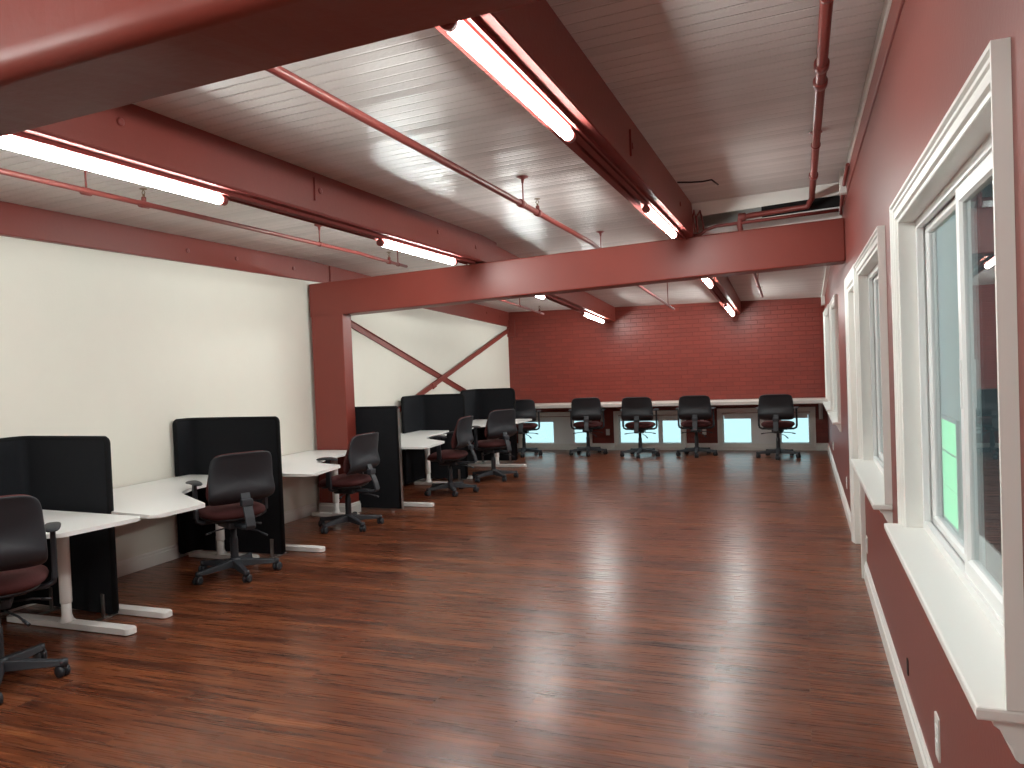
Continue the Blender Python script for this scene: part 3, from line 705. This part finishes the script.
# ------------------------------------------------------------------ office chairs
def make_chair(label, lean=0.0):
    root = thing('office_chair', label, 'chair', (0, 0, 0), 0, 'black and burgundy office chairs')
    # star base
    mb = MB()
    mb.lathe([(.034, .062), (.05, .075), (.05, .130), (.034, .145)], n=20)
    base_ang = [PI / 2 + 2 * PI * k / 5 for k in range(5)]
    for a in base_ang:
        R = Matrix.Rotation(a, 4, 'Z')
        mb.hexa([(.02, -.034, .072), (.32, -.023, .066), (.32, .023, .066), (.02, .034, .072),
                 (.02, -.027, .135), (.32, -.016, .098), (.32, .016, .098), (.02, .027, .135)], .006, R)
        mb.lathe([(.024, .064), (.024, .098), (.014, .102)], R @ Vector((.322, 0, 0)), n=12)
    mb.build('base', M_plastic2, root)
    for i, a in enumerate(base_ang):
        R = Matrix.Rotation(a, 4, 'Z'); p = R @ Vector((.322, 0, 0))
        sw = Matrix.Translation(p) @ Matrix.Rotation(a + (.9, -.6, 1.7, .3, -1.2)[i], 4, 'Z')
        mb = MB()
        for sx in (-1, 1): mb.lathe([(.010, .006), (.031, .006), (.034, .010), (.034, .024), (.027, .030), (.008, .030)] if sx > 0 else [(.008, -.030), (.027, -.030), (.034, -.024), (.034, -.010), (.031, -.006), (.010, -.006)], (0, .012, .034), 'x', 18)
        mb.tube([(0, 0, .03), (0, 0, .07)], .010, 10); mb.box(-.006, .006, -.014, .036, .030, .066, .004)
        bmesh.ops.transform(mb.bm, matrix=sw, verts=mb.bm.verts[:])
        mb.build('caster', M_plastic, root)
    # gas column with bellows cover
    prof = [(.033, .10)]
    for k in range(7): prof += [(.033, .13 + k * .025), (.030, .142 + k * .025)]
    prof += [(.030, .31), (.024, .315), (.024, .42)]
    MB().lathe(prof, n=18).build('gas_column', M_plastic, root)
    # mechanism and levers
    mb = MB(); mb.box(-.085, .085, -.12, .12, .40, .455, .012); mb.box(-.15, .15, -.05, .10, .445, .47, .006); mb.box(-.035, .035, -.27, -.08, .41, .443, .008)
    mb.build('mechanism', M_plastic, root)
    for pts in (([(.08, .03, .40), (.17, .05, .395), (.26, .06, .375)]), ([(-.08, -.03, .40), (-.17, -.05, .395), (-.25, -.08, .385)]), ([(.05, -.10, .39), (.12, -.20, .37), (.17, -.27, .335)])):
        mb = MB(); mb.tube(pts, .006, 8); e = Vector(pts[-1]); mb.tube([e - (e - Vector(pts[-2])).normalized() * .05, e], .009, 8); mb.build('lever', M_plastic, root)
    # seat
    def dseat(x, y, h):
        z = .515 + h + .10 * min(0, .10 - y) * max(0, y - .08) / .1 * .6 + .010 * (x / .25) ** 2
        if y > .10: z -= (y - .10) ** 2 * 1.1
        if y < -.14: z += (-.14 - y) * .06
        return Vector((x * (1 - .10 * max(0, -y) / .23), y + .02, z))
    MB().pillow(.255, .240, 3.6, .068, .046, dseat).build('seat', M_burg, root)
    MB().pillow(.225, .215, 3.2, .012, .030, lambda x, y, h: dseat(x, y, 0) + Vector((0, 0, h * 1.0 - .032))).build('seat_pan', M_plastic, root)
    # backrest shell and cushion
    def prof_y(v):      # v = height in the backrest, -1 bottom .. 1 top
        return -.236 - .048 * v - .052 * math.exp(-((v + .55) / .38) ** 2) + (.05 * ((-v - .72) / .28) ** 2 if v < -.72 else 0) - (.020 * ((v - .75) / .25) ** 2 if v > .75 else 0)
    def dback(T):
        def fn(x, y, h):
            v = y / .205
            wid = 1.0 - .055 * v
            return Vector((x * wid, prof_y(v) + .42 * x * x + h + T, .815 + y))
        return fn
    back = MB().pillow(.262, .206, 6.5, .016, .020, dback(0.0), rings=9, seg=64, pf=8).build('backrest', M_plastic, root)
    def dcush(x, y, h):
        v = y / .205
        return Vector((x * (1.0 - .055 * v), -.226 - .048 * v + .030 * math.exp(-((v + .35) / .5) ** 2) + .36 * x * x + h + .010, .821 + y))
    MB().pillow(.252, .203, 6.0, .030, .030, dcush, rings=7, seg=56, pf=5).build('back_cushion', M_burg, back)
    # back bar
    bar = [(-.10, .430), (-.24, .425), (-.352, .430), (-.366, .452), (-.348, .52), (-.312, .60), (-.272, .70)]
    mb = MB()
    for (ya, za), (yb, zb_) in zip(bar, bar[1:]):
        d = Vector((0, yb - ya, zb_ - za)).normalized(); n = Vector((0, -d.z, d.y)) * .009
        A, B = Vector((0, ya, za)) - d * .003, Vector((0, yb, zb_)) + d * .003
        w = .038
        c = [A - n + Vector((-w, 0, 0)), A - n + Vector((w, 0, 0)), B - n + Vector((w, 0, 0)), B - n + Vector((-w, 0, 0)), A + n + Vector((-w, 0, 0)), A + n + Vector((w, 0, 0)), B + n + Vector((w, 0, 0)), B + n + Vector((-w, 0, 0))]
        mb.hexa(c, .004)
    mb.box(-.047, .047, -.328, -.274, .60, .655, .008)
    mb.build('back_bar', M_plastic2, root)
    # T-arms
    for sx in (-1, 1):
        mb = MB()
        mb.tube([(sx * .10, .02, .458), (sx * .24, .02, .460), (sx * .278, .02, .48), (sx * .286, .02, .53)], .016, 10)
        mb.hexa([(sx * .286 - .014, -.012, .50), (sx * .286 + .014, -.012, .50), (sx * .286 + .014, .052, .50), (sx * .286 - .014, .052, .50),
                 (sx * .286 - .014, -.002, .785), (sx * .286 + .014, -.002, .785), (sx * .286 + .014, .042, .785), (sx * .286 - .014, .042, .785)], .006)
        arm = mb.build('armrest', M_plastic, root)
        MB().pillow(.042, .125, 3.0, .016, .012, lambda x, y, h, sx=sx: Vector((sx * .286 + x, .03 + y, .792 + h - .012 * (y / .125) ** 2)), rings=5, seg=28).build('arm_pad', M_plastic, arm)
    return root
chair0 = make_chair('chair')
def place(chair, x, y, face, label, base=None, drop=0.0):
    """face: heading of the sitter, degrees counterclockwise from +Y"""
    chair.location = (x, y, 0); chair.rotation_euler = (0, 0, math.radians(face)); chair['label'] = label
    for ch in chair.children:   # seat set a little lower on its gas column
        if not ch.name.startswith(('base', 'caster', 'gas')): ch.location.z = -drop
    if base is not None:        # heading of one star leg in the room
        for ch in chair.children:
            if ch.name.startswith(('base', 'caster')): ch.rotation_euler = (0, 0, math.radians(base - face - 90))
CH = [
    (-4.125, 2.845, 50, 'black and burgundy office chair cut off by the left edge, at the nearest desk', 33, -.03),
    (-4.375, 5.0, 62, 'office chair turned back-on before the free-standing screen, burgundy seat, at the second desk', -34.5),
    (-4.46, 6.82, 88, 'office chair side-on before the red column, burgundy seat under the third desk edge', -33, .035),
    (-4.30, 8.97, 93, 'office chair seen side-on at the first desk beyond the column', -56, .03),
    (-4.175, 10.16, 62, 'office chair at the farthest left desk, its grey back against the last dark screen', -41, .012),
    (-4.70, 12.93, 12, 'office chair at the far counter, half hidden by the last dark screen'),
    (-3.56, 13.12, 12, 'office chair at the far counter, turned a little, before the first low window'),
    (-2.59, 12.93, 2, 'office chair at the far counter, in front of the second low window'),
    (-1.662, 13.047, 4, 'office chair at the far counter, before the brick between second and third low windows'),
    (-0.363, 12.83, -3, 'office chair at the far counter nearest the right wall'),
]
chairs = []
for i, (x, y, fdeg, lab, *bs) in enumerate(CH):
    c = chair0 if i == 0 else copy_tree(chair0)
    place(c, x, y, fdeg, lab, *bs); chairs.append(c)

# ------------------------------------------------------------------ desks
DZ = .74
def desk(label, poly, rads, feet, beam_x):
    """feet: (y, x_back, x_tip, x_post)"""
    ox, oy = -4.8, sum(p[1] for p in poly) / len(poly)
    t = thing('corner_desk', label, 'desk', (ox, oy, 0), 0, 'white corner desks')
    P = fillet([(x - ox, y - oy) for x, y in poly], rads, 8)
    MB().prism(P, DZ - .026, DZ, .004).build('desktop', M_laminate, t)
    ys = []
    for (y, xb_, xt, xp) in feet:
        mb = MB()
        mb.lathe([(.036, .165), (.037, .17), (.037, DZ - .03)], (xp - ox, y - oy, 0), n=20)
        mb.lathe([(.055, .040), (.040, .055), (.031, .085), (.031, .175)], (xp - ox, y - oy, 0), n=20)
        mb.box(xp - ox - .32, xp - ox + .30, y - oy - .025, y - oy + .025, DZ - .052, DZ - .027, .004)
        leg = mb.build('leg', M_legwhite, t)
        w = .042
        pl = []
        L = fillet([(xb_ - ox, y - oy - w), (xt - ox, y - oy - w), (xt - ox, y - oy + w), (xb_ - ox, y - oy + w)], .036, 6)
        mb = MB()
        lo = []; hi = []
        for u, v in L:
            k = abs(u + ox - xp) / max(abs(xt - xp), abs(xb_ - xp))
            lo.append(mb.bm.verts.new((u, v, .006 + .012 * max(0, 1 - k * 2.2)))); hi.append(mb.bm.verts.new((u, v, .044 - .012 * k * 0)))
        # top in two strips so the foot stays a clean bar
        mb.bm.faces.new(list(reversed(lo))); ft = mb.bm.faces.new(hi)
        for k in range(len(L)): mb.bm.faces.new((lo[k], lo[(k + 1) % len(L)], hi[(k + 1) % len(L)], hi[k]))
        bmesh.ops.bevel(mb.bm, geom=list(ft.edges), offset=.008, segments=3, profile=.5, affect='EDGES')
        for u in (xb_ + .05, xt - .05): mb.lathe([(.016, 0), (.016, .008)], (u - ox, y - oy, 0), n=10)
        mb.build('foot', M_legwhite, leg)
        ys.append(y - oy)
    mb = MB(); mb.box(beam_x - ox - .03, beam_x - ox + .03, min(ys), max(ys), DZ - .062, DZ - .027, .004); mb.build('crossbar', M_legwhite, t)
    return t
XW = XL + .03
desk('white corner desk nearest the camera, in front of the first dark screen',
     [(-4.01, 3.758), (-4.09, 3.24), (-4.55, 2.98), (-4.66, 2.70), (-4.66, 1.95), (XW + .06, 1.95), (XW + .06, 3.90), (-5.03, 3.83)], [.045, .07, .30, .3, .05, .03, .02, 0],
     [(3.655, -5.15, -4.03, -4.61), (2.05, -5.2, -4.5, -4.95)], -4.95)
desk('white corner desk between the first dark screen and the free-standing screen, rounded deep end',
     [(-3.965, 3.80), (-3.93, 4.23), (-4.52, 4.60), (-4.64, 4.85), (-4.67, 5.49), (XW, 5.49), (XW, 4.06), (-4.52, 3.97), (-4.40, 3.86)], [.06, .05, .28, .25, .05, .02, .02, 0, 0],
     [(3.985, -5.15, -4.06, -4.64), (5.43, -5.25, -4.50, -4.90)], -4.95)
desk('white corner desk whose end reaches the red column',
     [(-4.04, 5.635), (-4.13, 6.225), (-4.54, 6.38), (-4.64, 6.75), (-4.66, 7.425), (XW, 7.425), (XW, 5.635)], [.07, .05, .22, .25, .05, .02, .02],
     [(5.83, -5.15, -4.09, -4.64), (7.30, -5.25, -4.64, -4.93)], -4.95)
desk('white corner desk just beyond the red column, between two tall dark screens',
     [(-4.00, 7.755), (-4.07, 8.38), (-4.50, 8.71), (-4.62, 9.0), (-4.70, 9.86), (XW + .05, 9.86), (XW + .05, 7.755)], [.07, .05, .22, .25, .05, .02, .02],
     [(8.03, -5.15, -4.08, -4.64), (9.56, -5.15, -4.62, -4.92)], -4.95)
desk('farthest white corner desk by the last dark screen, before the brick wall',
     [(-4.14, 11.87), (-4.16, 11.25), (-4.36, 10.9), (-4.55, 10.6), (-4.60, 10.03), (XW + .05, 10.03), (XW + .05, 11.87)], [.06, .05, .22, .25, .05, .02, .02],
     [(11.43, -5.15, -4.13, -4.63), (10.15, -5.2, -4.5, -4.93)], -4.95)

# ------------------------------------------------------------------ dark screens
def screen(label, segs, h, rcorner, foot_at, edge=False):
    """segs: plan polyline of the screen centre line, last point = free end"""
    o = Vector((*segs[-1], 0))
    t = thing('desk_screen', label, 'screen', o, 0, 'dark felt desk screens')
    # dense centre line with rounded bends
    pts = [Vector((*segs[0], 0))]
    for i in range(1, len(segs) - 1):
        P = Vector((*segs[i], 0)); a = (Vector((*segs[i - 1], 0)) - P).normalized(); b = (Vector((*segs[i + 1], 0)) - P).normalized()
        r = .10
        for k in range(9):
            q = k / 8
            pts.append((P + a * r) * (1 - q) ** 2 + P * 2 * q * (1 - q) + (P + b * r) * q * q)
    pts.append(Vector((*segs[-1], 0)))
    # resample and give top profile (rounded corners at both ends)
    S = [0]
    for a, b in zip(pts, pts[1:]): S.append(S[-1] + (b - a).length)
    tot = S[-1]
    def at(s):
        for i in range(len(pts) - 1):
            if s <= S[i + 1] + 1e-9:
                f = (s - S[i]) / max(1e-9, S[i + 1] - S[i]); d = (pts[i + 1] - pts[i]).normalized()
                return pts[i].lerp(pts[i + 1], f), d
        return pts[-1], (pts[-1] - pts[-2]).normalized()
    rr = max(rcorner, .004)
    ss = sorted({0, tot} | {rr * (1 - math.cos(k * PI / 16)) for k in range(9)} | {tot - rr * (1 - math.cos(k * PI / 16)) for k in range(9)} | set(S[1:-1]))
    def top(s):
        e = min(s, tot - s)
        return h - (rr - math.sqrt(max(0, rr * rr - (rr - min(e, rr)) ** 2)))
    th = .019
    def strip(mb, ss, th, zf0, zf1):
        rows = []
        for s_ in ss:
            p, d = at(s_); n = Vector((-d.y, d.x, 0)); p = p - o
            rows.append([mb.bm.verts.new(p + n * th + Vector((0, 0, zf0(s_)))), mb.bm.verts.new(p + n * th + Vector((0, 0, zf1(s_)))),
                         mb.bm.verts.new(p - n * th + Vector((0, 0, zf1(s_)))), mb.bm.verts.new(p - n * th + Vector((0, 0, zf0(s_))))])
        for A, B in zip(rows, rows[1:]):
            for k in range(4): mb.bm.faces.new((A[k], A[(k + 1) % 4], B[(k + 1) % 4], B[k]))
        mb.bm.faces.new(rows[0]); mb.bm.faces.new(list(reversed(rows[-1])))
    z0 = .035
    mb = MB(); strip(mb, ss, th, lambda s_: z0, top); mb.build('panel', M_felt, t)
    rim = []
    for s_ in ss:
        p, d = at(s_); rim.append(p - o + Vector((0, 0, top(s_))))
    p, d = at(tot); p0, d0 = at(0)
    rim = [p0 - o + Vector((0, 0, z0 + .02))] + rim + [p - o + Vector((0, 0, z0 + .02))]
    MB().tube(rim, .0215, 10).build('edging', M_legwhite if False else M_feltedge, t)
    if edge:
        MB().box(.019, .027, -.02, .02, z0, h - .01, .002).build('edge_trim', M_steel, t)
    for s_ in foot_at:
        p, d = at(tot - s_); n = Vector((-d.y, d.x, 0)); p = p - o
        ang = math.atan2(d.y, d.x)
        Mx = Matrix.Translation(p) @ Matrix.Rotation(ang, 4, 'Z')
        mb = MB(); mb.box(-.017, .017, -.030, -.021, 0, .17, .002, Mx); mb.box(-.017, .017, -.17, .17, 0, .008, .002, Mx); mb.box(-.017, .017, .021, .030, 0, .17, .002, Mx)
        mb.build('foot_bracket', M_steel, t)
    return t
XS = XL + .042
screen('dark felt screen wrapping the nearest desk, cut by the left edge', [(XS, 2.75), (XS, 3.93), (-4.42, 3.87)], 1.232, .03, [.09, .63])
screen('free-standing dark felt screen between second desk and third desk', [(XS, 5.37), (XS, 5.555), (-4.33, 5.565)], 1.238, .03, [.10, .70])
screen('plain dark felt screen standing against the red column, pale edge strip', [(-5.0, 7.705), (-4.335, 7.705)], 1.195, .012, [], True)
screen('dark felt screen bent round the far side of the desk beyond the column', [(-5.195, 9.40), (-5.195, 9.945), (-4.51, 9.95)], 1.235, .04, [.10, .60])
screen('farthest dark felt screen, bent round the last desk, before the brick wall', [(-5.18, 11.35), (-5.18, 11.94), (-4.49, 11.95)], 1.235, .06, [.10, .60])

# ------------------------------------------------------------------ outside the right-hand windows
t = thing('neighbour_building', 'pale grey building with a lit green window outside the nearest window', 'building', (2.6, 17, -3.0))
MB().box(0, .3, -2.03, 6.0, 0, 8.5).build('wall', M_ext_grey, t)
fw = MB().frame([(0, 0), (0, .05), (.07, .05), (.07, 0)], [(-1.62, 1.28), (-1.62, 3.34), (.42, 3.34), (.42, 1.28)], True, lambda u, v, d: Vector((-d, u, v)), [(1, 1), (1, -1), (-1, -1), (-1, 1)]).build('window_frame', M_ext_grey, t)
for a, b in ((1.36, 1.96), (2.0, 2.62), (2.68, 3.26)):
    MB().box(-.03, -.005, -1.54, .34, a, b).build('pane', M_green, fw)
t = MB().box(2.62, 2.95, -3, 14.95, -3, 5.5).build('dark_backdrop', M_ext_dark)  # backdrop added to keep the view through the near pane dark
tag(t, 'dark backdrop added outside the nearest window so the near pane looks dark', 'building')
struct(MB().box(XR + .2, 9, -4, 24, -3.1, -3.0).build('ground', M_ext_ground))

# ------------------------------------------------------------------ world, camera
w = bpy.data.worlds.new('daylight'); scene.world = w; w.use_nodes = True
bg = w.node_tree.nodes['Background']; bg.inputs['Color'].default_value = (0.60, 0.90, 0.99, 1); bg.inputs['Strength'].default_value = 0.37

cam = bpy.data.cameras.new('camera'); co = bpy.data.objects.new('camera', cam); COL.objects.link(co)
f_px, yaw, pit, rol = 763.95, 0.361387, 0.0235015, -0.0391090
cy, sy, cp, sp, cr, sr = math.cos(yaw), math.sin(yaw), math.cos(pit), math.sin(pit), math.cos(rol), math.sin(rol)
fw_ = Vector((-sy * cp, cy * cp, -sp)); rt = Vector((cy, sy, 0)); up = rt.cross(fw_)
r2 = cr * rt + sr * up; u2 = -sr * rt + cr * up
co.matrix_world = Matrix(((r2.x, u2.x, -fw_.x, 0), (r2.y, u2.y, -fw_.y, 0), (r2.z, u2.z, -fw_.z, 1.62), (0, 0, 0, 1)))
cam.sensor_fit = 'HORIZONTAL'; cam.sensor_width = 36.0; cam.lens = 36.0 * f_px / 1024.0
cam.clip_start = 0.02
scene.camera = co
scene.view_settings.view_transform = 'Standard'; scene.view_settings.look = 'None'
scene.view_settings.gamma = 1.0; scene.view_settings.use_curve_mapping = False
scene.view_settings.exposure = 1.82
